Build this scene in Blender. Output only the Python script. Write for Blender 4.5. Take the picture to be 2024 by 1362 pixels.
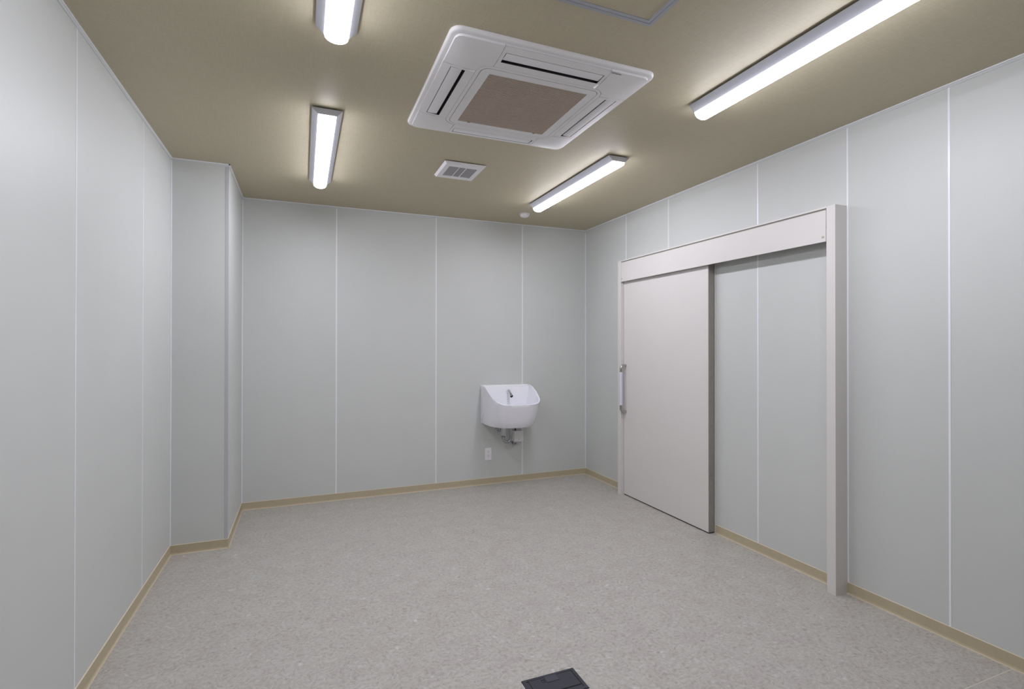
import bpy, bmesh, math
from mathutils import Vector, Matrix

# ------------------------------------------------------------------ clearing
for o in list(bpy.data.objects):
    bpy.data.objects.remove(o, do_unlink=True)
SC = bpy.context.scene
COL = SC.collection

# ------------------------------------------------------------------ camera
CAM_H = 1.3753
YAW, PITCH, ROLL = 0.38609, 0.00426, 0.00079
cam_data = bpy.data.cameras.new('camera')
cam_data.sensor_fit = 'HORIZONTAL'
cam_data.sensor_width = 36.0
cam_data.lens = 36.0 * 1016.72 / 2024.0
cam_data.shift_y = -3.4216 / 2024.0
cam_data.clip_start = 0.02
cam = bpy.data.objects.new('camera', cam_data)
COL.objects.link(cam)
_F = Vector((math.sin(YAW) * math.cos(PITCH), math.cos(YAW) * math.cos(PITCH), math.sin(PITCH)))
_R = Vector((math.cos(YAW), -math.sin(YAW), 0))
_U = _R.cross(_F)
_R2 = _R * math.cos(ROLL) + _U * math.sin(ROLL)
_U2 = -_R * math.sin(ROLL) + _U * math.cos(ROLL)
M = Matrix((_R2, _U2, -_F)).transposed().to_4x4()
M.translation = Vector((0, 0, CAM_H))
cam.matrix_world = M
SC.camera = cam

# ------------------------------------------------------------------ world, exposure
world = bpy.data.worlds.new('world')
world.use_nodes = True
world.node_tree.nodes['Background'].inputs[0].default_value = (0.6, 0.65, 0.7, 1)
world.node_tree.nodes['Background'].inputs[1].default_value = 0.05
SC.world = world
SC.view_settings.view_transform = 'Standard'
SC.view_settings.look = 'None'
SC.view_settings.gamma = 1.0
SC.view_settings.use_curve_mapping = False
SC.view_settings.exposure = 0.0
LAMP_STRENGTH = 50.0
SIDE_GLOW = 0.28
LAMP_COLOUR = (0.945, 0.95, 1.06, 1)

# room measures (metres)
H = 2.6
XL, XR = -0.8026, 2.8040
YB, YF = 4.8045, -1.40
XP, YP = -0.4696, 3.9593

# ------------------------------------------------------------------ materials
def lin(c):
    return tuple(((v / 255.0) / 12.92 if v / 255.0 <= 0.04045 else ((v / 255.0 + 0.055) / 1.055) ** 2.4) for v in c)

def mat(name, rgb, rough=0.5, metal=0.0, spec=0.5, noise=0.0, nscale=40.0, bump=0.0, bscale=200.0, coat=0.0):
    m = bpy.data.materials.new(name)
    m.use_nodes = True
    nt = m.node_tree
    b = nt.nodes['Principled BSDF']
    c = tuple(rgb) + (1,)
    b.inputs['Base Color'].default_value = c
    b.inputs['Roughness'].default_value = rough
    b.inputs['Metallic'].default_value = metal
    b.inputs['Specular IOR Level'].default_value = spec
    b.inputs['Coat Weight'].default_value = coat
    tc = nt.nodes.new('ShaderNodeTexCoord')
    if noise > 0:
        n = nt.nodes.new('ShaderNodeTexNoise')
        n.inputs['Scale'].default_value = nscale
        n.inputs['Detail'].default_value = 4
        nt.links.new(tc.outputs['Object'], n.inputs['Vector'])
        r = nt.nodes.new('ShaderNodeValToRGB')
        r.color_ramp.elements[0].position = 0.3
        r.color_ramp.elements[1].position = 0.7
        r.color_ramp.elements[0].color = tuple(v * (1 - noise) for v in rgb) + (1,)
        r.color_ramp.elements[1].color = tuple(min(1, v * (1 + noise)) for v in rgb) + (1,)
        nt.links.new(n.outputs['Fac'], r.inputs['Fac'])
        nt.links.new(r.outputs['Color'], b.inputs['Base Color'])
    if bump > 0:
        n = nt.nodes.new('ShaderNodeTexNoise')
        n.inputs['Scale'].default_value = bscale
        nt.links.new(tc.outputs['Object'], n.inputs['Vector'])
        bp = nt.nodes.new('ShaderNodeBump')
        bp.inputs['Strength'].default_value = bump
        bp.inputs['Distance'].default_value = 0.001
        nt.links.new(n.outputs['Fac'], bp.inputs['Height'])
        nt.links.new(bp.outputs['Normal'], b.inputs['Normal'])
    return m

M_WALL = mat('decor_board', (0.600, 0.613, 0.592), 0.47, noise=0.012, nscale=3.0, bump=0.05, bscale=350)
M_JOINT = mat('white_joint', (0.86, 0.86, 0.90), 0.28)
M_CORNER = mat('grey_corner_trim', (0.50, 0.49, 0.52), 0.35)
M_BASE = mat('beige_vinyl_base', (0.50, 0.425, 0.290), 0.5, noise=0.03, nscale=30)
M_BASELIP = mat('pale_vinyl_lip', (0.78, 0.68, 0.52), 0.45)
M_PAINT = mat('ivory_painted_steel', (0.71, 0.68, 0.655), 0.45, noise=0.01, nscale=6)
M_EDGE = mat('door_edge_steel', (0.30, 0.285, 0.25), 0.45, noise=0.06, nscale=20)
M_BLACK = mat('black_gap', (0.012, 0.012, 0.012), 0.7)
M_RUBBER = mat('dark_rubber', (0.02, 0.02, 0.02), 0.6)
M_DARKGREY = mat('dark_grey_cavity', (0.05, 0.045, 0.04), 0.7)
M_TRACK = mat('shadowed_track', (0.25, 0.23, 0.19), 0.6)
M_PLASTIC = mat('white_plastic', (0.80, 0.78, 0.78), 0.4, noise=0.01, nscale=10)
M_PLASTIC2 = mat('bright_white_plastic', (0.86, 0.84, 0.86), 0.35)
M_LAMPBODY = mat('white_enamel', (0.62, 0.63, 0.70), 0.4)
M_GRILLE = mat('brown_grey_grille', (0.56, 0.455, 0.375), 0.55, noise=0.05, nscale=60)
M_GRILLE_BACK = mat('filter_behind_grille', (0.10, 0.080, 0.065), 0.8)
M_GREY = mat('vent_grey', (0.42, 0.41, 0.42), 0.5)
M_SCREW = mat('screw_cap', (0.55, 0.52, 0.42), 0.35)
M_CERAMIC = mat('white_ceramic', (0.87, 0.87, 0.92), 0.12, coat=0.5)
M_CHROME_SHADED = mat('chrome', (0.40, 0.41, 0.44), 0.09, metal=1.0)  # darkened tint: the shade under the sink is put into the metal colour
M_FAUCET = mat('unshaded_faucet_chrome', (0.72, 0.74, 0.79), 0.10, metal=1.0)  # lighter copy of the chrome, without that shade
M_SATIN = mat('satin_steel', (0.50, 0.48, 0.46), 0.25, metal=1.0)
M_GRIP = mat('lilac_white_grip', (0.70, 0.69, 0.80), 0.35)
M_ALU = mat('hatch_aluminium', (0.40, 0.41, 0.46), 0.4, metal=0.1)
M_FLOORBOX = mat('dark_slate_plastic', (0.017, 0.017, 0.030), 0.45, noise=0.06, nscale=50)
M_FLOORBOX2 = mat('dark_slate_lid', (0.030, 0.032, 0.050), 0.4)
M_LOGO = mat('logo_ink', (0.02, 0.02, 0.025), 0.5)
M_SLOT = mat('socket_slot', (0.06, 0.055, 0.05), 0.6)
M_SEAM = mat('floor_weld', (0.70, 0.65, 0.54), 0.45)

def emission(name, colour, strength):
    m = bpy.data.materials.new(name)
    m.use_nodes = True
    nt = m.node_tree
    nt.nodes.remove(nt.nodes['Principled BSDF'])
    e = nt.nodes.new('ShaderNodeEmission')
    e.inputs[0].default_value = colour
    e.inputs[1].default_value = strength
    nt.links.new(e.outputs[0], nt.nodes['Material Output'].inputs[0])
    return m

M_LIGHT = emission('lit_diffuser', LAMP_COLOUR, LAMP_STRENGTH)
# the LEDs shine downwards through the diffuser: its underside is brighter than its flanks and ends
def shape_diffuser(m):
    nt = m.node_tree
    e = [n for n in nt.nodes if n.type == 'EMISSION'][0]
    g = nt.nodes.new('ShaderNodeNewGeometry')
    sp = nt.nodes.new('ShaderNodeSeparateXYZ')
    nt.links.new(g.outputs['True Normal'], sp.inputs[0])
    mr = nt.nodes.new('ShaderNodeMapRange')
    mr.inputs['From Min'].default_value = 0.0
    mr.inputs['From Max'].default_value = -1.0
    mr.inputs['To Min'].default_value = LAMP_STRENGTH * SIDE_GLOW
    mr.inputs['To Max'].default_value = LAMP_STRENGTH
    nt.links.new(sp.outputs['Z'], mr.inputs['Value'])
    nt.links.new(mr.outputs['Result'], e.inputs[1])
shape_diffuser(M_LIGHT)

def ceiling_material():
    rgb = (0.515, 0.457, 0.318)
    m = mat('linen_wallpaper', rgb, 0.58, spec=0.62)
    nt = m.node_tree
    b = nt.nodes['Principled BSDF']
    tc = nt.nodes.new('ShaderNodeTexCoord')
    hs = []
    for sx, sy in ((40, 900), (900, 40)):
        mp = nt.nodes.new('ShaderNodeMapping')
        mp.inputs['Scale'].default_value = (sx, sy, 1)
        n = nt.nodes.new('ShaderNodeTexNoise')
        n.inputs['Scale'].default_value = 0.55
        n.inputs['Detail'].default_value = 2
        nt.links.new(tc.outputs['Object'], mp.inputs['Vector'])
        nt.links.new(mp.outputs['Vector'], n.inputs['Vector'])
        hs.append(n)
    add = nt.nodes.new('ShaderNodeMath')
    add.operation = 'ADD'
    nt.links.new(hs[0].outputs['Fac'], add.inputs[0])
    nt.links.new(hs[1].outputs['Fac'], add.inputs[1])
    r = nt.nodes.new('ShaderNodeValToRGB')
    r.color_ramp.elements[0].position = 0.30
    r.color_ramp.elements[1].position = 0.70
    r.color_ramp.elements[0].color = tuple(v * 0.90 for v in rgb) + (1,)
    r.color_ramp.elements[1].color = tuple(v * 1.10 for v in rgb) + (1,)
    half = nt.nodes.new('ShaderNodeMath')
    half.operation = 'MULTIPLY'
    half.inputs[1].default_value = 0.5
    nt.links.new(add.outputs[0], half.inputs[0])
    nt.links.new(half.outputs[0], r.inputs['Fac'])
    nt.links.new(r.outputs['Color'], b.inputs['Base Color'])
    bp = nt.nodes.new('ShaderNodeBump')
    bp.inputs['Strength'].default_value = 0.35
    bp.inputs['Distance'].default_value = 0.0006
    nt.links.new(add.outputs[0], bp.inputs['Height'])
    nt.links.new(bp.outputs['Normal'], b.inputs['Normal'])
    return m

def floor_material():
    m = mat('mottled_vinyl_sheet', (0.4, 0.38, 0.36), 0.42, spec=0.4)
    nt = m.node_tree
    N = nt.nodes.new
    L = nt.links.new
    b = nt.nodes['Principled BSDF']
    tc = N('ShaderNodeTexCoord')
    # warped coordinates so that the blotches look fibrous
    wn = N('ShaderNodeTexNoise'); wn.inputs['Scale'].default_value = 22; wn.inputs['Detail'].default_value = 2
    L(tc.outputs['Object'], wn.inputs['Vector'])
    vm = N('ShaderNodeVectorMath'); vm.operation = 'MULTIPLY_ADD'
    vm.inputs[1].default_value = (0.06, 0.06, 0.0)
    L(wn.outputs['Color'], vm.inputs[0]); L(tc.outputs['Object'], vm.inputs[2])
    def ramp(src, stops):
        r = N('ShaderNodeValToRGB')
        while len(r.color_ramp.elements) < len(stops):
            r.color_ramp.elements.new(0.5)
        for e, (p, c) in zip(r.color_ramp.elements, stops):
            e.position = p; e.color = (c[0], c[1], c[2], 1)
        L(src, r.inputs['Fac'])
        return r.outputs['Color']
    n1 = N('ShaderNodeTexNoise'); n1.inputs['Scale'].default_value = 62; n1.inputs['Detail'].default_value = 6; n1.inputs['Roughness'].default_value = 0.68
    L(vm.outputs[0], n1.inputs['Vector'])
    c1 = ramp(n1.outputs['Fac'], [(0.30, (0.290, 0.258, 0.226)), (0.44, (0.412, 0.390, 0.358)), (0.56, (0.472, 0.458, 0.428)), (0.72, (0.54, 0.534, 0.512))])
    # broad soft variation, slightly pinkish against greenish grey
    n2 = N('ShaderNodeTexNoise'); n2.inputs['Scale'].default_value = 9; n2.inputs['Detail'].default_value = 3
    L(tc.outputs['Object'], n2.inputs['Vector'])
    c2 = ramp(n2.outputs['Fac'], [(0.32, (0.95, 0.925, 0.92)), (0.68, (1.02, 1.035, 1.025))])
    mx = N('ShaderNodeMix'); mx.data_type = 'RGBA'; mx.blend_type = 'MULTIPLY'; mx.inputs[0].default_value = 1.0
    L(c1, mx.inputs[6]); L(c2, mx.inputs[7])
    # sparse pale flecks
    vo = N('ShaderNodeTexVoronoi'); vo.inputs['Scale'].default_value = 13
    mp = N('ShaderNodeMapping'); mp.inputs['Rotation'].default_value = (0, 0, 0.5); mp.inputs['Scale'].default_value = (0.8, 1.25, 1)
    L(vm.outputs[0], mp.inputs['Vector']); L(mp.outputs['Vector'], vo.inputs['Vector'])
    ad = N('ShaderNodeMath'); ad.operation = 'MULTIPLY_ADD'; ad.inputs[1].default_value = 0.16
    L(n1.outputs['Fac'], ad.inputs[0]); L(vo.outputs['Distance'], ad.inputs[2])
    f = ramp(ad.outputs[0], [(0.11, (1, 1, 1)), (0.215, (0, 0, 0))])
    mx2 = N('ShaderNodeMix'); mx2.data_type = 'RGBA'; mx2.inputs[7].default_value = (0.64, 0.64, 0.64, 1)
    sc = N('ShaderNodeMath'); sc.operation = 'MULTIPLY'; sc.inputs[1].default_value = 0.65
    L(f, sc.inputs[0]); L(sc.outputs[0], mx2.inputs[0]); L(mx.outputs[2], mx2.inputs[6])
    L(mx2.outputs[2], b.inputs['Base Color'])
    bp = N('ShaderNodeBump'); bp.inputs['Strength'].default_value = 0.12; bp.inputs['Distance'].default_value = 0.0008
    L(n1.outputs['Fac'], bp.inputs['Height']); L(bp.outputs['Normal'], b.inputs['Normal'])
    return m

M_CEIL = ceiling_material()
M_FLOOR = floor_material()

# ------------------------------------------------------------------ mesh helpers
def box(bm, x0, x1, y0, y1, z0, z1):
    v = [bm.verts.new((x, y, z)) for z in (z0, z1) for y in (y0, y1) for x in (x0, x1)]
    for f in ((0, 2, 3, 1), (4, 5, 7, 6), (0, 1, 5, 4), (2, 6, 7, 3), (0, 4, 6, 2), (1, 3, 7, 5)):
        bm.faces.new([v[i] for i in f])

def boxes(*bs, bevel=0.0, seg=2):
    bm = bmesh.new()
    for b in bs:
        box(bm, *b)
    if bevel > 0:
        bmesh.ops.bevel(bm, geom=bm.edges[:], offset=bevel, segments=seg, affect='EDGES', profile=0.5)
    return bm

def tag(o, label=None, cat=None, group=None, kind=None):
    if label: o['label'] = label
    if cat: o['category'] = cat
    if group: o['group'] = group
    if kind: o['kind'] = kind
    return o

def obj(name, bm, m, parent=None, smooth=False, loc=None, recalc=True):
    """bm is in world coordinates unless the parent has a location (then in parent's local space)."""
    if recalc:
        bmesh.ops.recalc_face_normals(bm, faces=bm.faces[:])
    me = bpy.data.meshes.new(name)
    bm.to_mesh(me)
    bm.free()
    me.materials.append(m)
    if smooth:
        for p in me.polygons:
            p.use_smooth = True
        try:
            me.set_sharp_from_angle(angle=math.radians(35))
        except Exception:
            pass
    o = bpy.data.objects.new(name, me)
    COL.objects.link(o)
    if parent is not None:
        o.parent = parent
    if loc is not None:
        o.location = loc
    return o

def empty(name, loc, label=None, cat=None, group=None, kind=None):
    o = bpy.data.objects.new(name, None)
    o.empty_display_size = 0.1
    o.location = loc
    COL.objects.link(o)
    return tag(o, label, cat, group, kind)

def extrude_loop(bm, pts_a, pts_b, cap=True):
    a = [bm.verts.new(p) for p in pts_a]
    b = [bm.verts.new(p) for p in pts_b]
    n = len(a)
    for i in range(n):
        j = (i + 1) % n
        bm.faces.new((a[i], a[j], b[j], b[i]))
    if cap:
        bm.faces.new(list(reversed(a)))
        bm.faces.new(b)
    return a, b

def tube(bm, path, r, seg=16, cap=True):
    """swept circle along a list of points; r may be a list"""
    P = [Vector(p) for p in path]
    n = len(P)
    rs = r if isinstance(r, (list, tuple)) else [r] * n
    t0 = (P[1] - P[0]).normalized()
    up = Vector((0, 0, 1)) if abs(t0.z) < 0.9 else Vector((1, 0, 0))
    u = t0.cross(up).normalized()
    rings = []
    for i in range(n):
        if i == 0: t = (P[1] - P[0])
        elif i == n - 1: t = (P[-1] - P[-2])
        else: t = (P[i + 1] - P[i]).normalized() + (P[i] - P[i - 1]).normalized()
        t.normalize()
        u = (u - t * u.dot(t)).normalized()
        v = t.cross(u)
        rings.append([bm.verts.new(P[i] + (u * math.cos(2 * math.pi * k / seg) + v * math.sin(2 * math.pi * k / seg)) * rs[i]) for k in range(seg)])
    for a, b in zip(rings, rings[1:]):
        for k in range(seg):
            bm.faces.new((a[k], a[(k + 1) % seg], b[(k + 1) % seg], b[k]))
    if cap:
        bm.faces.new(list(reversed(rings[0])))
        bm.faces.new(rings[-1])

def arc(c, a0, a1, r, n, plane):
    """points on an arc; plane gives the two unit axes"""
    ax, ay = Vector(plane[0]), Vector(plane[1])
    c = Vector(c)
    return [c + ax * (r * math.cos(a0 + (a1 - a0) * i / n)) + ay * (r * math.sin(a0 + (a1 - a0) * i / n)) for i in range(n + 1)]

def rrect(hx, hy, r, n=8):
    """rounded rectangle loop, centred, counter-clockwise"""
    pts = []
    for cx, cy, a in ((hx - r, hy - r, 0), (-hx + r, hy - r, 90), (-hx + r, -hy + r, 180), (hx - r, -hy + r, 270)):
        for i in range(n + 1):
            t = math.radians(a + 90 * i / n)
            pts.append((cx + r * math.cos(t), cy + r * math.sin(t)))
    return pts

def loft(bm, loops, closed=True, cap0=False, cap1=False):
    R = [[bm.verts.new(p) for p in l] for l in loops]
    n = len(R[0])
    for a, b in zip(R, R[1:]):
        for k in range(n if closed else n - 1):
            bm.faces.new((a[k], a[(k + 1) % n], b[(k + 1) % n], b[k]))
    if cap0: bm.faces.new(list(reversed(R[0])))
    if cap1: bm.faces.new(R[-1])
    return R

# ================================================================== SETTING
# ---- floor
floor = tag(obj('floor', boxes((XL - 0.1, XR + 0.1, YF - 0.1, YB + 0.1, -0.12, -0.004)), M_FLOOR),
            'grey-beige mottled vinyl sheet floor', kind='structure')
SEAM = 1.229
obj('floor_sheet', boxes((XL, XR, SEAM + 0.0015, YB, -0.004, 0.0)), M_FLOOR, floor)
obj('floor_sheet', boxes((XL, XR, YF, SEAM - 0.0015, -0.004, 0.0)), M_FLOOR, floor)
tag(obj('weld_seam', boxes((XL, XR, SEAM - 0.0015, SEAM + 0.0015, -0.004, 0.0004)), M_SEAM, floor), 'pale welded seam')

# ---- ceiling
ceiling = tag(obj('ceiling', boxes((XL - 0.1, XR + 0.1, YF - 0.1, YB + 0.1, H, H + 0.12)), M_CEIL),
              'beige linen-textured papered ceiling', kind='structure')

# ---- walls: board panels with white jointing strips between them
TB = 0.003          # panel thickness proud of the wall core
JW = 0.0045         # half width of a joint
Z0, Z1 = 0.062, H - 0.016

def wall(name, axis, pos, inward, a0, a1, joints, label, depth=0.1):
    """axis 'x': wall plane x=pos running along y from a0 to a1; axis 'y': plane y=pos along x. inward = +1/-1"""
    def b(u0, u1, d0, d1, z0, z1):
        w0, w1 = sorted((pos + inward * d0, pos + inward * d1))
        return (w0, w1, u0, u1, z0, z1) if axis == 'x' else (u0, u1, w0, w1, z0, z1)
    w = tag(obj(name, boxes(b(a0, a1, -depth, -TB, 0, H)), M_WALL), label, kind='structure')
    js = [a0 - JW] + sorted(joints) + [a1 + JW]
    for u0, u1 in zip(js, js[1:]):
        obj('panel', boxes(b(u0 + JW, u1 - JW, -TB, 0, 0, H)), M_WALL, w)
    for j in joints:
        obj('joint_strip', boxes(b(j - JW, j + JW, -TB, 0.0012, Z0, Z1)), M_JOINT, w)
    return w

w_back = wall('wall_back', 'y', YB, -1, XP, XR, [0.2746, 1.1730, 2.0665], 'pale grey-green panelled wall with the sink')
w_right = wall('wall_right', 'x', XR, -1, YF, YB, [4.0586, 3.4556, 2.5535, 1.9440, 1.4590, 0.56, -0.34, -1.24], 'pale grey panelled wall with the sliding door')
w_left = wall('wall_left', 'x', XL, 1, YF, YP, [3.329, 2.441, 1.53, 0.62, -0.29, -1.20], 'pale grey panelled wall on the left')
w_front = wall('wall_front', 'y', YF, 1, XL, XR, [0.1, 1.0, 1.9], 'panelled wall behind the viewer')

# projecting column in the back left corner
w_col = tag(obj('wall_column', boxes((XL - 0.1, XP - TB, YP + TB, YB + 0.1, 0, H)), M_WALL),
            'boxed-in column projecting from the back left corner', kind='structure')
obj('panel', boxes((XL, XP - 0.020, YP, YP + TB, 0, H)), M_WALL, w_col)
obj('panel', boxes((XP - TB, XP, YP + 0.012, YB, 0, H)), M_WALL, w_col)
tag(obj('corner_strip', boxes((XP - 0.020, XP + 0.001, YP - 0.0015, YP + 0.012, Z0, Z1), bevel=0.0006, seg=1), M_CORNER, w_col), 'grey vertical corner strip')
# white strips in the inner corners
def inner_corner(x, y, sx, sy, parent):
    x0, x1 = sorted((x, x + sx * 0.006)); y0, y1 = sorted((y, y + sy * 0.006))
    obj('joint_strip', boxes((x0, x1, y0, y1, Z0, Z1), bevel=0.001, seg=1), M_JOINT, parent)
inner_corner(XL, YP, 1, -1, w_left)
inner_corner(XP, YB, 1, -1, w_back)
inner_corner(XR, YB, -1, -1, w_right)

# ---- ceiling edge trims and baseboards follow the walls
def run_boxes(axis, pos, inward, a0, a1, specs):
    out = []
    for d0, d1, z0, z1 in specs:
        w0, w1 = sorted((pos + inward * d0, pos + inward * d1))
        out.append((w0, w1, a0, a1, z0, z1) if axis == 'x' else (a0, a1, w0, w1, z0, z1))
    return out

RUNS = [('back', 'y', YB, -1, XP, XR, 'back wall'),
        ('right', 'x', XR, -1, YF, YB, 'right wall'),
        ('left', 'x', XL, 1, YF, YP, 'left wall'),
        ('column_front', 'y', YP, -1, XL, XP, 'front of the column'),
        ('column_side', 'x', XP, 1, YP, YB, 'side of the column'),
        ('front', 'y', YF, 1, XL, XR, 'wall behind the viewer')]
for i, (side, ax, pos, inw, a0, a1, words) in enumerate(RUNS):
    # ceiling trim: a thin white lip under the ceiling and a flat reveal below it
    e0, e1 = a0, a1
    if side == 'column_front': e1 += 0.009
    if side == 'column_side': e0 -= 0.009
    t = tag(obj('trim_%d' % (i + 2), boxes(*run_boxes(ax, pos, inw, e0, e1, [(0.0, 0.009, H - 0.005, H)])), M_JOINT),
            'thin white trim where the ceiling meets the ' + words, kind='structure')
    obj('reveal', boxes(*run_boxes(ax, pos, inw, a0, a1, [(0.0, 0.003, H - 0.016, H - 0.005)])), M_WALL, t)

def baseboard(name, ax, pos, inw, a0, a1, words, parent=None, miter0=0.0, miter1=0.0):
    """cove base: profile swept along the wall"""
    prof = [(0, 0.062), (0.0018, 0.062), (0.0032, 0.0585), (0.0032, 0.012), (0.005, 0.005), (0.010, 0.0022), (0.010, 0.0), (0, 0.0)]
    bm = bmesh.new()
    def P(u, d, z):
        return (pos + inw * d, u, z) if ax == 'x' else (u, pos + inw * d, z)
    extrude_loop(bm, [P(a0 + miter0 * d, d, z) for d, z in prof], [P(a1 + miter1 * d, d, z) for d, z in prof])
    b = tag(obj(name, bm, M_BASE), 'beige vinyl baseboard along the ' + words, kind='structure')
    lip = boxes(*run_boxes(ax, pos, inw, a0, a1, [(0.0, 0.0036, 0.0602, 0.0626)]))
    obj('top_lip', lip, M_BASELIP, b)
    toe = boxes(*run_boxes(ax, pos, inw, a0, a1, [(0.0, 0.0105, 0.0, 0.0026)]))
    obj('toe_line', toe, M_BASELIP, b)
    return b
baseboard('baseboard_back', 'y', YB, -1, XP, XR, 'back wall', miter0=1, miter1=-1)
baseboard('baseboard_left', 'x', XL, 1, YF, YP, 'left wall', miter1=-1)
baseboard('baseboard_column_front', 'y', YP, -1, XL, XP, 'front of the column', miter0=1, miter1=1)
baseboard('baseboard_column_side', 'x', XP, 1, YP, YB, 'side of the column', miter0=-1, miter1=-1)
baseboard('baseboard_right_far', 'x', XR, -1, 4.058, YB, 'right wall beyond the door', miter1=-1)
baseboard('baseboard_right_middle', 'x', XR, -1, 2.0005, 2.928, 'right wall inside the sliding door frame')
baseboard('baseboard_right_near', 'x', XR, -1, YF, 1.9475, 'right wall nearest the viewer')
baseboard('baseboard_front', 'y', YF, 1, XL, XR, 'wall behind the viewer')

# ================================================================== SLIDING DOOR
XF = 2.709                       # front face of the frame
YN, YFR = 2.000, 4.006           # clear opening between the posts
frame = empty('trim_1', (XR, 3.0, 0), 'ivory steel frame of the sliding door, with a tall near post', kind='structure')
def W(bm, root):                 # world-space bmesh -> local space of a root
    bmesh.ops.translate(bm, verts=bm.verts[:], vec=-root.location)
    return bm
def part(name, bm, m, root, label=None, smooth=False, parent=None):
    o = obj(name, W(bm, root), m, parent if parent else root, smooth=smooth)
    if label: o['label'] = label
    return o
part('post', boxes((XF, XR, 1.9480, YN, 0, 2.152), bevel=0.0008, seg=1), M_PAINT, frame, 'tall post nearest the viewer')
part('post', boxes((XF, XR, 4.029, 4.0545, 0, 2.152), (XF + 0.0015, XR, YFR, 4.029, 0, 2.152)), M_PAINT, frame)
part('top_rail', boxes((XF, XR, YN, YFR, 2.142, 2.152)), M_PAINT, frame)
part('header_cover', boxes((XF + 0.002, XF + 0.005, YN + 0.004, YFR - 0.001, 1.956, 2.133), bevel=0.001, seg=1), M_PAINT, frame, 'removable cover of the door track')
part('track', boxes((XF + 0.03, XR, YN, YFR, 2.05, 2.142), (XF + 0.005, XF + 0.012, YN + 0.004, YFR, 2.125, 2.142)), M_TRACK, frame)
for y, z in ((YN + 0.022, 1.985), (YFR - 0.016, 1.985)):
    bm = bmesh.new()
    tube(bm, [(XF + 0.002, y, z), (XF - 0.003, y, z), (XF - 0.0045, y, z)], [0.006, 0.006, 0.0035], 14)
    part('screw_cap', bm, M_SCREW, frame, smooth=True)
# small side screws on the inner face of the near post
for z in (1.87, 0.16):
    bm = bmesh.new()
    tube(bm, [(2.72, YN, z), (2.72, YN + 0.004, z)], 0.004, 10)
    part('side_screw', bm, M_TRACK, frame)
# jamb strip on the wall where the leaf ends
part('jamb_strip', boxes((2.7965, XR, 2.9285, 2.936, 0.0, 2.05)), M_PAINT, frame)

door = empty('door_1', (2.763, 3.48, 0), 'closed ivory sliding door leaf with a bar handle', kind='structure')
XD, XDB = 2.742, 2.7955
YD0, YD1 = 2.939, 4.003
part('leaf', boxes((XD, XDB - 0.0005, YD0 + 0.001, YD1, 0.009, 2.06), bevel=0.0008, seg=1), M_PAINT, door)
part('edge_strip', boxes((XD + 0.0012, XDB, YD0 - 0.0008, YD0 + 0.002, 0.009, 2.06)), M_EDGE, door, 'darker bare metal edge')
part('gap_shade_strip', boxes((XD + 0.004, XDB - 0.003, YD0 + 0.004, YD1, 0.0005, 0.010)), M_RUBBER, door, 'black strip for the shade under the leaf')  # shaded gap below the leaf, put in as a black strip
part('top_band', boxes((XD - 0.0006, XD + 0.001, YD0 + 0.004, YD1, 1.944, 2.05)), M_PAINT, door)
for z in (1.93, 1.50, 1.14, 0.78, 0.42, 0.055):
    bm = bmesh.new()
    tube(bm, [(XD + 0.026, YD0, z), (XD + 0.026, YD0 - 0.0016, z)], 0.0022, 8)
    part('edge_screw', bm, M_DARKGREY, door)
# handle: chrome bow with a pale grip
hy, z_hi, z_lo, hx = 3.975, 1.188, 0.767, XD - 0.052
r = 0.0125
path = [Vector((XD, hy, z_hi))]
path += arc((hx + 0.030, hy, z_hi - 0.030), math.pi / 2, math.pi, 0.030, 8, ((1, 0, 0), (0, 0, 1)))
path += [Vector((hx, hy, z_hi - 0.045))]
bm = bmesh.new()
tube(bm, path, r, 18)
path = [Vector((hx, hy, z_lo + 0.045))]
path += arc((hx + 0.030, hy, z_lo + 0.030), math.pi, 1.5 * math.pi, 0.030, 8, ((1, 0, 0), (0, 0, 1)))
path += [Vector((XD, hy, z_lo))]
tube(bm, path, r, 18)
handle = part('handle', bm, M_SATIN, door, 'polished steel bar handle', smooth=True)
bm = bmesh.new()
tube(bm, [(hx, hy, z_lo + 0.060), (hx, hy, z_lo + 0.0605), (hx, hy, z_hi - 0.0605), (hx, hy, z_hi - 0.060)], [r, r + 0.001, r + 0.001, r], 20)
g = part('grip', bm, M_GRIP, door, 'pale lilac-white grip', smooth=True, parent=handle)
bm = bmesh.new()
tube(bm, [(hx, hy, z_lo + 0.044), (hx, hy, z_lo + 0.061)], r, 18)
tube(bm, [(hx, hy, z_hi - 0.061), (hx, hy, z_hi - 0.044)], r, 18)
part('ferrule', bm, M_SATIN, door, smooth=True, parent=handle)

# ================================================================== CEILING LAMPS
LLEN = 1.245
def lamp(label, cx, y0):
    L = empty('ceiling_light', (cx, y0, H), label, 'ceiling light', 'linear ceiling lights')
    # mounting base
    obj('mounting_base', boxes((-0.045, 0.045, 0.02, LLEN - 0.02, -0.008, 0)), M_TRACK, L)
    # body: trapezoid channel
    prof = [(-0.0755, -0.008), (-0.0755, -0.011), (-0.046, -0.040), (0.046, -0.040), (0.0755, -0.011), (0.0755, -0.008)]
    bm = bmesh.new()
    extrude_loop(bm, [(x, 0, z) for x, z in prof], [(x, LLEN, z) for x, z in prof])
    obj('body', bm, M_LAMPBODY, L)
    # diffuser
    n = 20
    dp = [(-0.0435, -0.040)]
    for i in range(n + 1):
        a = math.pi * i / n
        dp.append((-0.0435 * math.cos(a), -0.043 - 0.027 * math.sin(a)))
    dp.append((0.0435, -0.040))
    bm = bmesh.new()
    extrude_loop(bm, [(x, 0.004, z) for x, z in dp], [(x, LLEN - 0.004, z) for x, z in dp])
    tag(obj('diffuser', bm, M_LIGHT, L, smooth=True), 'glowing white diffuser')
    return L
lamp('lit linear ceiling light in full view left of the air conditioner', 0.1145, 2.811)
lamp('lit linear ceiling light cut off at the top, above the left light', 0.1165, 0.838)
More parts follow.
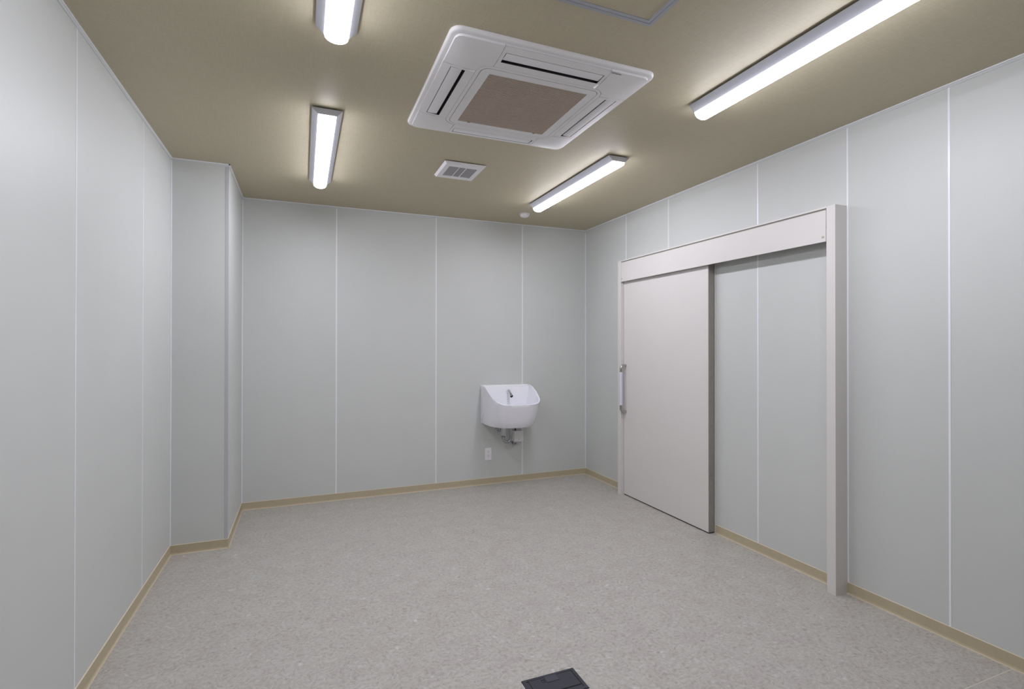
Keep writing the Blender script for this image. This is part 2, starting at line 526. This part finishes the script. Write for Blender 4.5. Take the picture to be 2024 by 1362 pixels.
lamp('lit linear ceiling light in full view above the sliding door end', 1.8885, 2.811)
lamp('lit linear ceiling light running out of view at the top right', 1.8900, 0.831)

# ================================================================== AIR CONDITIONER CASSETTE
AC = empty('air_conditioner', (1.0, 2.367, H), 'square white ceiling cassette air conditioner with a brown-grey intake grille', 'air conditioner')
HO = 0.475
bm = bmesh.new()
loops = []
for inset, z, rr in ((0.0, 0.0, 0.045), (0.0, -0.008, 0.045), (0.003, -0.0135, 0.043), (0.008, -0.016, 0.040), (0.024, -0.017, 0.030)):
    loops.append([(x, y, z) for x, y in rrect(HO - inset, HO - inset, rr, 8)])
loft(bm, loops, cap1=False)
# backing plate (hidden behind the panels)
obj('outer_frame', bm, M_PLASTIC, AC, smooth=True)
RO, RR = 0.309, 0.060           # ring groove
SO, SRR = 0.4525, 0.030         # outer step
CS = 0.250                      # seam position

def hgt(d):                     # depth of the panel surface below the ceiling at distance d outside of the ring
    t = max(0.0, min(1.0, d / (SO - RO)))
    return -(0.038 - 0.012 * t ** 2.6)
HSTEP = -0.020
def resample(pts, n):
    P = [Vector(p) for p in pts]
    ls = [0]
    for a, b in zip(P, P[1:]): ls.append(ls[-1] + (b - a).length)
    out = []
    for i in range(n + 1):
        s = ls[-1] * i / n
        k = 0
        while k < len(ls) - 2 and ls[k + 1] < s: k += 1
        f = (s - ls[k]) / max(1e-9, ls[k + 1] - ls[k])
        out.append(P[k].lerp(P[k + 1], f))
    return out
def corner_path(h, rr, start):
    pts = [(start, h)]
    for i in range(9):
        t = math.radians(90 - 90 * i / 8)
        pts.append((h - rr + rr * math.cos(t), h - rr + rr * math.sin(t)))
    pts.append((h, start))
    return pts
gap = 0.0007
inner = resample([(x, y) for x, y in corner_path(RO + gap, RR, CS + gap)], 24)
outer = resample([(x, y) for x, y in corner_path(SO, SRR, CS + gap)], 24)
for q in range(4):
    rot = Matrix.Rotation(q * math.pi / 2, 3, 'Z')
    bm = bmesh.new()
    rows = []
    ts = [0, 0.25, 0.5, 0.7, 0.82, 0.9, 0.96, 1.0]
    first = [rot @ Vector((p.x, p.y, hgt(0) + 0.012)) for p in inner]
    rows.append(first)
    for t in ts:
        rows.append([rot @ Vector((a.x + (b.x - a.x) * t, a.y + (b.y - a.y) * t, hgt((SO - RO) * t))) for a, b in zip(inner, outer)])
    rows.append([rot @ Vector((b.x, b.y, HSTEP + 0.004)) for b in outer])
    loft(bm, rows, closed=False)
    # seam side walls
    obj('corner_panel', bm, M_PLASTIC, AC, smooth=True)
SLX, SL0, SL1 = 0.2335, 0.352, 0.417
for q in range(4):
    rot = Matrix.Rotation(q * math.pi / 2, 3, 'Z')
    bm = bmesh.new()
    xs = [-CS + gap, -SLX, SLX, CS - gap]
    ys = [RO + gap, SL0, SL1, 0.428, 0.438, 0.446, SO]
    def Pt(x, y, z=None): return rot @ Vector((x, y, hgt(y - RO) if z is None else z))
    for j in range(len(ys) - 1):
        for i in range(3):
            if i == 1 and j == 1: continue
            bm.faces.new([bm.verts.new(Pt(*c)) for c in ((xs[i], ys[j]), (xs[i + 1], ys[j]), (xs[i + 1], ys[j + 1]), (xs[i], ys[j + 1]))])
    for (a, b) in (((xs[0], ys[0]), (xs[3], ys[0])), ((xs[0], SO), (xs[3], SO))):
        bm.faces.new([bm.verts.new(Pt(*a)), bm.verts.new(Pt(*b)), bm.verts.new(Pt(b[0], b[1], -0.016)), bm.verts.new(Pt(a[0], a[1], -0.016))])
    c4 = [(-SLX, SL0), (SLX, SL0), (SLX, SL1), (-SLX, SL1)]
    bmesh.ops.remove_doubles(bm, verts=bm.verts[:], dist=0.00005)
    sp = obj('side_panel', bm, M_PLASTIC, AC, smooth=True)
    bm = bmesh.new()
    bm.faces.new([bm.verts.new(rot @ Vector((x, y, -0.019))) for x, y in ((-CS, RO - 0.002), (CS, RO - 0.002), (CS, 0.435), (-CS, 0.435))])
    for k in range(4):                    # black reveals of the slot
        a, b = c4[k], c4[(k + 1) % 4]
        bm.faces.new([bm.verts.new(Pt(a[0], a[1], hgt(a[1] - RO) + 0.0006)), bm.verts.new(Pt(b[0], b[1], hgt(b[1] - RO) + 0.0006)), bm.verts.new(Pt(b[0], b[1], -0.019)), bm.verts.new(Pt(a[0], a[1], -0.019))])
    tag(obj('air_slot', bm, M_BLACK, sp, recalc=False), 'black air outlet slot')
    # vane: gently curved blade, wide black gap on its inner side, hairline on the outer side
    bm = bmesh.new()
    vy0, vy1, nn = SL0 + 0.0125, SL1 - 0.0030, 8
    up, dn = [], []
    for k in range(nn + 1):
        t = k / nn
        y = vy0 + (vy1 - vy0) * t
        z = hgt(y - RO) + 0.0035 * (1 - t) ** 2 + 0.0008
        dn.append((y, z)); up.append((y, z + 0.003))
    prof = dn + up[::-1]
    extrude_loop(bm, [rot @ Vector((-SLX + 0.0028, y, z)) for y, z in prof], [rot @ Vector((SLX - 0.0028, y, z)) for y, z in prof])
    obj('vane', bm, M_PLASTIC2, AC, smooth=True)
# groove ring: dark hairline under the gap
bm = bmesh.new()
loft(bm, [[(x, y, -0.027) for x, y in rrect(h, h, r_, 8)] for h, r_ in ((RO + 0.004, RR), (RO - 0.004, RR))])
obj('ring_gap', bm, M_DARKGREY, AC)
# intake surround ring (between the outer and the inner groove)
GI, GIR = 0.288, 0.036
bm = bmesh.new()
loft(bm, [[(x, y, z) for x, y in rrect(h, h, r_, 8)] for h, r_, z in
          ((RO - 0.0008, RR, -0.026), (RO - 0.0008, RR, -0.0375), (RO - 0.0014, RR, -0.038), (GI + 0.0028, GIR, -0.038), (GI + 0.0022, GIR, -0.0375), (GI + 0.0022, GIR, -0.026))])
obj('intake_surround', bm, M_PLASTIC, AC)
bm = bmesh.new()
loft(bm, [[(x, y, -0.028) for x, y in rrect(h, h, GIR, 8)] for h in (GI + 0.004, GI - 0.004)])
obj('ring_gap', bm, M_DARKGREY, AC)
# intake panel with its opening
GX, GY, GC = 0.246, 0.252, 0.004
bm = bmesh.new()
op = [(-GX, -GY + GC), (GX, -GY + GC), (GX, GY + GC), (-GX, GY + GC)]
outer_l = rrect(GI, GI, GIR, 8)
def nearest_on_rect(p):
    # radial mapping of the rounded loop onto the rectangular opening
    x, y = p
    s = min(GX / max(1e-9, abs(x)), GY / max(1e-9, abs(y)))
    return (x * s, y * s + GC)
innr = [nearest_on_rect(p) for p in outer_l]
loft(bm, [[(x, y, -0.027) for x, y in outer_l], [(x, y, -0.038) for x, y in outer_l], [(x, y, -0.038) for x, y in innr], [(x, y, -0.028) for x, y in innr]])
intake = obj('intake_panel', bm, M_PLASTIC, AC)
bm = bmesh.new()
for x0, x1 in ((-GX - 0.004, GX + 0.004),):
    bm.faces.new([bm.verts.new(v) for v in ((x0, -GY, -0.0285), (x1, -GY, -0.0285), (x1, GY + 0.01, -0.0285), (x0, GY + 0.01, -0.0285))])
obj('filter', bm, M_GRILLE_BACK, AC)
# grille slats: too fine to pick apart one by one
bm = bmesh.new()
NS = 46
pitch = 2 * GY / NS
for k in range(NS):
    y = -GY + GC + (k + 0.5) * pitch
    box(bm, -GX, GX, y - pitch * 0.30, y + pitch * 0.30, -0.0375, -0.0345)
sl = obj('grille_slats', bm, M_GRILLE, intake)
sl['kind'] = 'stuff'
for x in (-0.123, 0.0, 0.123):
    obj('grille_rib', boxes((x - 0.0025, x + 0.0025, -GY + GC, GY + GC, -0.0345, -0.0300)), M_GRILLE, intake)
for x in (-0.185, 0.195):
    obj('latch', boxes((x - 0.007, x + 0.007, GY + GC - 0.001, GY + GC + 0.0025, -0.0383, -0.036)), M_DARKGREY, intake)
# printed maker's name
fc = bpy.data.curves.new('logo', 'FONT')
fc.body = 'HITACHI'
fc.size = 0.0118
fc.extrude = 0.00015
fc.offset = 0.00022
fc.align_x = 'LEFT'
tmp = bpy.data.objects.new('logo_source', fc)
COL.objects.link(tmp)
me = bpy.data.meshes.new_from_object(tmp)
bpy.data.objects.remove(tmp, do_unlink=True)
me.materials.clear(); me.materials.append(M_LOGO)
wx = max(v.co.x for v in me.vertices) - min(v.co.x for v in me.vertices)
me.transform(Matrix.Diagonal((0.047 / wx, 1, 1, 1)))
lg = bpy.data.objects.new('logo', me)
COL.objects.link(lg)
lg.parent = AC
lg.rotation_euler = (math.pi, 0, 0)
lg.location = (0.2525, -0.4415, hgt(0.435 - RO) - 0.0006)

# ================================================================== EXHAUST VENT
V = empty('ceiling_vent', (1.0105, 3.458, H), 'small square white exhaust vent cover beyond the air conditioner', 'vent')
VX, VY = 0.144, 0.152
bm = bmesh.new()
vloops = []
OXr, OYr = 0.099, 0.097
for hx_, hy_, z in ((VX - 0.004, VY - 0.004, -0.004), (VX, VY, -0.006), (VX, VY, -0.009), (VX - 0.013, VY - 0.004, -0.022), (OXr, OYr, -0.022), (OXr, OYr, -0.012)):
    vloops.append([(-hx_, -hy_, z), (hx_, -hy_, z), (hx_, hy_, z), (-hx_, hy_, z)])
loft(bm, vloops)
cover = obj('cover', bm, M_PLASTIC2, V)
obj('housing', boxes((-VX + 0.02, VX - 0.02, -VY + 0.02, VY - 0.02, -0.012, 0)), M_DARKGREY, V)
bm = bmesh.new()
NSV = 22
pv = (2 * OYr - 0.016) / NSV
for k in range(NSV):
    y = -OYr + 0.008 + (k + 0.5) * pv
    box(bm, -OXr, OXr, y - pv * 0.36, y + pv * 0.36, -0.0205, -0.0175)
s_ = obj('grille_slats', bm, M_GREY, V)
s_['kind'] = 'stuff'
for x in (-0.028, 0.022):
    obj('grille_rib', boxes((x - 0.0018, x + 0.0018, -OYr, OYr, -0.0220, -0.0175)), M_PLASTIC2, V)
obj('spring_notch', boxes((0.000, 0.016, -VY - 0.001, -VY + 0.006, -0.0095, -0.003)), M_SCREW, V)

# ================================================================== SMOKE DETECTOR
S = empty('smoke_detector', (1.915, 4.40, H), 'small round white smoke detector near the back right of the ceiling', 'smoke detector')
bm = bmesh.new()
def lathe(bm, prof, seg=32, c=(0, 0)):
    rows = [[(c[0] + r_ * math.cos(2 * math.pi * k / seg), c[1] + r_ * math.sin(2 * math.pi * k / seg), z) for k in range(seg)] for r_, z in prof]
    loft(bm, rows, cap0=True, cap1=True)
lathe(bm, [(0.047, 0.0), (0.047, -0.010), (0.045, -0.012)])
obj('base', bm, M_PLASTIC, S, smooth=True)
bm = bmesh.new()
lathe(bm, [(0.043, -0.012), (0.043, -0.017), (0.038, -0.025), (0.028, -0.031), (0.012, -0.033)])
obj('dome', bm, M_PLASTIC2, S, smooth=True)
bm = bmesh.new()
d = Vector((0.28, -0.96, 0)) * 0.042
tube(bm, [(d.x, d.y, -0.013), (d.x * 1.06, d.y * 1.06, -0.0145)], 0.0028, 10)
tag(obj('indicator', bm, M_BLACK, S), 'tiny dark indicator')

# ================================================================== ACCESS HATCH
HX1, HY1, HSZ = 1.233, 1.626, 0.455
A = empty('access_hatch', (HX1 - HSZ / 2, HY1 - HSZ / 2, H), 'ceiling access hatch with a grey metal frame cut off by the top edge', 'hatch')
hh = HSZ / 2
def ring(bm, ho, hi, z0, z1):
    loft(bm, [[(sx * h, sy * h, z) for sx, sy in ((-1, -1), (1, -1), (1, 1), (-1, 1))] for h, z in ((hi, z0), (ho, z0), (ho, z1), (hi, z1), (hi, z0))])
bm = bmesh.new(); ring(bm, hh, hh - 0.0145, 0, -0.003)
obj('outer_frame', bm, M_ALU, A)
bm = bmesh.new(); ring(bm, hh - 0.016, hh - 0.031, 0, -0.003)
obj('inner_frame', bm, M_ALU, A)
bm = bmesh.new(); ring(bm, hh - 0.014, hh - 0.0165, 0, -0.0008)
obj('frame_gap', bm, M_DARKGREY, A)
obj('hatch_panel', boxes((-hh + 0.031, hh - 0.031, -hh + 0.031, hh - 0.031, -0.0012, 0)), M_CEIL, A)

# ================================================================== FLOOR BOX
FB = empty('floor_box', (0.9475, 1.866, 0), 'dark slate floor outlet box lid set in the floor at the bottom edge', 'floor outlet')
fx, fy = 0.1195, 0.069
bm = bmesh.new()
loft(bm, [[(sx * (fx - i), sy * (fy - i * 0.9), z) for sx, sy in ((-1, -1), (1, -1), (1, 1), (-1, 1))] for i, z in ((0, 0), (0, 0.0022), (0.0025, 0.0045), (0.0165, 0.0052), (0.0168, 0.003), (0.03, 0.003))], cap1=True)
obj('frame', bm, M_FLOORBOX, FB)
lx0, lx1, ly0, ly1 = -0.0955, 0.1000, -0.0385, 0.0530
obj('lid', boxes((lx0 + 0.0018, lx1 - 0.0014, ly0 + 0.0028, ly1, 0.002, 0.0050), bevel=0.0004, seg=1), M_FLOORBOX, FB)
obj('lid_gap', boxes((lx0, lx1, ly0, ly1, 0.0030, 0.0046)), M_BLACK, FB)
fl = obj('cable_flap', boxes((-0.0250, 0.0300, 0.0190, 0.0535, 0.0045, 0.0062), bevel=0.0004, seg=1), M_FLOORBOX2, FB)
obj('flap_gap', boxes((-0.0266, 0.0318, 0.0168, 0.0535, 0.0045, 0.00515)), M_BLACK, fl)
obj('latch', boxes((-0.0445, -0.0410, 0.0230, 0.0420, 0.0048, 0.0054), (-0.0410, -0.0340, 0.0230, 0.0275, 0.0048, 0.0054), (-0.0445, -0.0305, 0.0385, 0.0420, 0.0048, 0.0054), (-0.0345, -0.0295, 0.0230, 0.0420, 0.0048, 0.0054)), M_BLACK, FB)

# ================================================================== SINK
SK = empty('wall_sink', (1.87, YB, 0.60), 'white ceramic wall-hung sink with high back on the back wall', 'sink')
def sw(x, d, z):                 # sink coordinates: x world, d = distance from the wall, z world
    return Vector((x - 1.87, -d, z - 0.60))
HWs, Ds, NR = 0.250, 0.430, 5.0
def plan(t, hw, D, n):
    """t 0..1 from the wall left, round the front, to the wall right"""
    a = math.pi * t
    c, s = math.cos(a), math.sin(a)
    return (-hw * math.copysign(abs(c) ** (2.0 / n), c), D * abs(s) ** (2.0 / n))
def zr(d):
    pts = [(0.0, 0.980), (0.08, 0.978), (0.12, 0.971), (0.165, 0.954), (0.225, 0.928), (0.29, 0.891), (0.35, 0.863), (0.40, 0.838), (0.43, 0.822)]
    if d <= 0: return pts[0][1]
    for (a, b), (c, e) in zip(pts, pts[1:]):
        if d <= c: return b + (e - b) * (d - a) / (c - a)
    return pts[-1][1]
NP = 96
ts = []
for i in range(NP + 1):
    ts.append(i / NP)
bm = bmesh.new()
rows = []
# underside centre -> bottom edge -> outside wall -> rim -> inside wall -> basin floor
def row(hw, D, n, zf, rimmix):
    out = []
    for t in ts:
        x, d = plan(t, hw, D, n)
        xt, dt = plan(t, HWs, Ds, NR)
        out.append(sw(1.87 + x, d, zf * (1 - rimmix) + zr(dt) * rimmix if rimmix is not None else zf))
    return out
rows.append([sw(1.87 + plan(t, 0.06, 0.16, 2.2)[0], plan(t, 0.06, 0.16, 2.2)[1], 0.625) for t in ts])
rows.append([sw(1.87 + plan(t, 0.222, 0.340, 2.8)[0], plan(t, 0.222, 0.340, 2.8)[1], 0.612) for t in ts])
rows.append([sw(1.87 + plan(t, 0.234, 0.354, 2.8)[0], plan(t, 0.234, 0.354, 2.8)[1], 0.6065 - 0.010 * plan(t, 0.234, 0.354, 2.8)[1] / 0.354) for t in ts])
for k in range(1, 9):
    m_ = k / 8.0
    w_ = m_ ** 0.8
    rows.append(row(0.237 + 0.013 * w_, 0.362 + (Ds - 0.362) * w_, 2.8 + 2.2 * w_, 0.600, m_ * 0.985))
def rimrow(inset, dz):
    out = []
    for t in ts:
        x, d = plan(t, HWs - inset, Ds - inset, NR)
        xt, dt = plan(t, HWs, Ds, NR)
        out.append(sw(1.87 + x, d, zr(dt) + dz))
    return out
rows.append(rimrow(0.0005, -0.002))
rows.append(rimrow(0.003, 0.0))
rows.append(rimrow(0.009, 0.0))
rows.append(rimrow(0.012, -0.003))
LEDGE = 0.065
def inrow(inset, fac, n=5.0, off=0.0):
    out = []
    for t in ts:
        x, d = plan(t, HWs - inset, Ds - inset * 1.1, n)
        xt, dt = plan(t, HWs, Ds, NR)
        out.append(sw(1.87 + x, max(d, 0.0), (zr(dt) - 0.004) * (1 - fac) + 0.70 * fac - off))
    return out
rows.append(inrow(0.014, 0.06))
rows.append(inrow(0.022, 0.35))
rows.append(inrow(0.036, 0.65, 4.2))
rows.append(inrow(0.055, 0.86, 3.5))
rows.append(inrow(0.085, 0.96, 2.6))
rows.append(inrow(0.130, 1.00, 2.4))
rows.append(inrow(0.190, 1.00, 2.2, 0.008))
rows.append(inrow(0.230, 1.00, 2.0, 0.012))
loft(bm, rows, closed=False)
obj('basin', bm, M_CERAMIC, SK, smooth=True, recalc=False)
# high back with a sloping ledge and flat inner face
bm = bmesh.new()
prof = [(0.0, 0.606), (0.0, 0.980), (0.004, 0.981), (0.030, 0.9735), (0.036, 0.968), (0.058, 0.963), (0.066, 0.960), (0.070, 0.954), (0.070, 0.70), (0.02, 0.64)]
hw0 = 0.2475
extrude_loop(bm, [sw(1.87 - hw0, d_, z_) for d_, z_ in prof], [sw(1.87 + hw0, d_, z_) for d_, z_ in prof])
bmesh.ops.triangulate(bm, faces=[f for f in bm.faces if len(f.verts) > 4])
obj('back_ledge', bm, M_CERAMIC, SK, smooth=True)
# drain
bm = bmesh.new()
rowsd = [[sw(1.882 + r_ * math.cos(2 * math.pi * k / 24), 0.17 + r_ * math.sin(2 * math.pi * k / 24), z_) for k in range(24)] for r_, z_ in ((0.030, 0.688), (0.030, 0.694), (0.022, 0.695), (0.018, 0.690))]
loft(bm, rowsd, cap1=True)
obj('drain', bm, M_CHROME_SHADED, SK, smooth=True)

# faucet spout rising out of the back ledge face
FA = empty('faucet', (1.885, YB - 0.07, 0.918), 'short chrome spout pointing down out of the back of the sink', 'faucet')
a_, b_ = Vector((0, 0.012, 0.008)), Vector((0.004, -0.078, -0.044))
bm = bmesh.new()
tube(bm, [a_, b_ * 0.98, b_], [0.0165, 0.0165, 0.0158], 24)
obj('spout', bm, M_FAUCET, FA, smooth=True)
dr = (b_ - a_).normalized()
bm = bmesh.new()
tube(bm, [b_ - dr * 0.001, b_ + dr * 0.0022], [0.0150, 0.0142], 20)
tag(obj('nozzle', bm, M_RUBBER, FA), 'black spout opening')
bm = bmesh.new()
tube(bm, [Vector((0, 0.002, 0.0)), Vector((0, -0.002, -0.001))], [0.0225, 0.021], 24)
obj('collar', bm, M_CERAMIC, FA, smooth=True)

# trap below the sink
TR = empty('drain_trap', (1.84, YB, 0.53), 'chrome U-bend drain trap under the white sink', 'drain pipe')
def tp(x, d_, z): return Vector((x - 1.84, -d_, z - 0.53))
pr, dd = 0.0145, 0.15
xa, xb = 1.882, 1.802
cxu, rz = (xa + xb) / 2, 0.472
ru = (xa - xb) / 2
path = [tp(xa, dd, 0.622), tp(xa, dd, 0.56)]
path += [tp(cxu + ru * math.cos(t), dd, rz + ru * math.sin(t)) for t in [-math.pi * i / 14 for i in range(15)]]
path += [tp(xb, dd, 0.495)]
bm = bmesh.new(); tube(bm, path, pr, 20)
obj('u_bend', bm, M_CHROME_SHADED, TR, smooth=True)
path = [tp(xb, dd, 0.492)]
path += [tp(xb, dd - 0.042 + 0.042 * math.cos(t), 0.492 + 0.042 * math.sin(t)) for t in [math.pi / 2 * i / 10 for i in range(11)]]
path += [tp(xb, 0.0, 0.534)]
bm = bmesh.new(); tube(bm, path, pr * 0.97, 20)
obj('elbow', bm, M_CHROME_SHADED, TR, smooth=True)
for (x, z) in ((xa, 0.592), (xb, 0.480)):
    bm = bmesh.new()
    tube(bm, [tp(x, dd, z - 0.007), tp(x, dd, z - 0.0065), tp(x, dd, z + 0.0065), tp(x, dd, z + 0.007)], [0.017, 0.020, 0.020, 0.017], 12)
    nut = obj('slip_nut', bm, M_CHROME_SHADED, TR)
    bm = bmesh.new()
    tube(bm, [tp(x, dd, z + 0.006), tp(x, dd, z + 0.0095)], 0.0185, 16)
    obj('washer', bm, M_RUBBER, nut)
bm = bmesh.new()
tube(bm, [tp(xb, 0.0, 0.534), tp(xb, 0.003, 0.534), tp(xb, 0.010, 0.534)], [0.031, 0.031, 0.018], 28)
obj('wall_flange', bm, M_CHROME_SHADED, TR, smooth=True)

# sensor control box
CB = empty('control_box', (1.993, YB, 0.4675), 'small white box on the wall under the right of the sink', 'box')
bm = boxes((-0.050, 0.050, -0.085, 0.0, -0.0525, 0.0525), bevel=0.0012, seg=1)
obj('casing', bm, M_PLASTIC, CB)
bm = bmesh.new(); tube(bm, [(0.0, -0.0850, -0.028), (0.0, -0.0862, -0.028)], 0.0032, 10)
obj('screw', bm, M_DARKGREY, CB)
bm = bmesh.new()
tube(bm, [(-0.020, -0.045, 0.05), (-0.022, -0.045, 0.09), (-0.010, -0.05, 0.13), (-0.01, -0.06, 0.155)], 0.0065, 10)  # added black tube stands in for the wall shadow over the box
tag(obj('shadow_tube', bm, M_RUBBER, CB, smooth=True), 'black tube added for the shadow above the box')

# stop valve
SV = empty('stop_valve', (1.958, YB, 0.388), 'chrome stop valve on the wall below the small white box', 'valve')
bm = bmesh.new(); tube(bm, [(0, 0, 0), (0, -0.003, 0), (0, -0.008, 0)], [0.021, 0.021, 0.012], 24)
obj('wall_flange', bm, M_CHROME_SHADED, SV, smooth=True)
bm = bmesh.new(); tube(bm, [(0, 0, 0), (0, -0.048, 0)], 0.0075, 14)
tube(bm, [(0.0, -0.040, -0.006), (0.0, -0.040, 0.034)], 0.0065, 12)
obj('valve_body', bm, M_CHROME_SHADED, SV, smooth=True)
bm = bmesh.new(); tube(bm, [(0.004, -0.042, -0.002), (0.012, -0.044, -0.003), (0.022, -0.046, -0.004), (0.024, -0.046, -0.004)], [0.008, 0.011, 0.011, 0.008], 12)
obj('knob', bm, M_CHROME_SHADED, SV)

# bracket under the left end of the basin
bm = boxes((-0.010, 0.010, -0.030, 0.0, -0.010, 0.010), bevel=0.002, seg=1)
bmesh.ops.translate(bm, verts=bm.verts[:], vec=Vector((1.680 - 1.87, 0, 0.001)))
tag(obj('mounting_bracket', bm, M_RUBBER, SK), 'black mounting bracket')

# ================================================================== WALL OUTLET
OU = empty('wall_outlet', (1.699, YB, 0.2975), 'white double power outlet low on the back wall below the sink', 'outlet')
obj('plate', boxes((-0.034, 0.034, -0.006, 0, -0.060, 0.060), bevel=0.0015, seg=1), M_PLASTIC2, OU)
for z in (0.021, -0.019):
    skt = obj('socket', boxes((-0.011, 0.011, -0.0072, -0.005, z - 0.016, z + 0.016), bevel=0.0008, seg=1), M_PLASTIC2, OU)
    obj('slot', boxes((-0.0075, -0.0050, -0.0076, -0.006, z + 0.001, z + 0.011)), M_SLOT, skt)
    obj('slot', boxes((0.0050, 0.0075, -0.0076, -0.006, z + 0.002, z + 0.010)), M_SLOT, skt)
    bm = bmesh.new(); tube(bm, [(0, -0.006, z - 0.007), (0, -0.0076, z - 0.007)], 0.0028, 10)
    obj('ground_hole', bm, M_SLOT, skt)
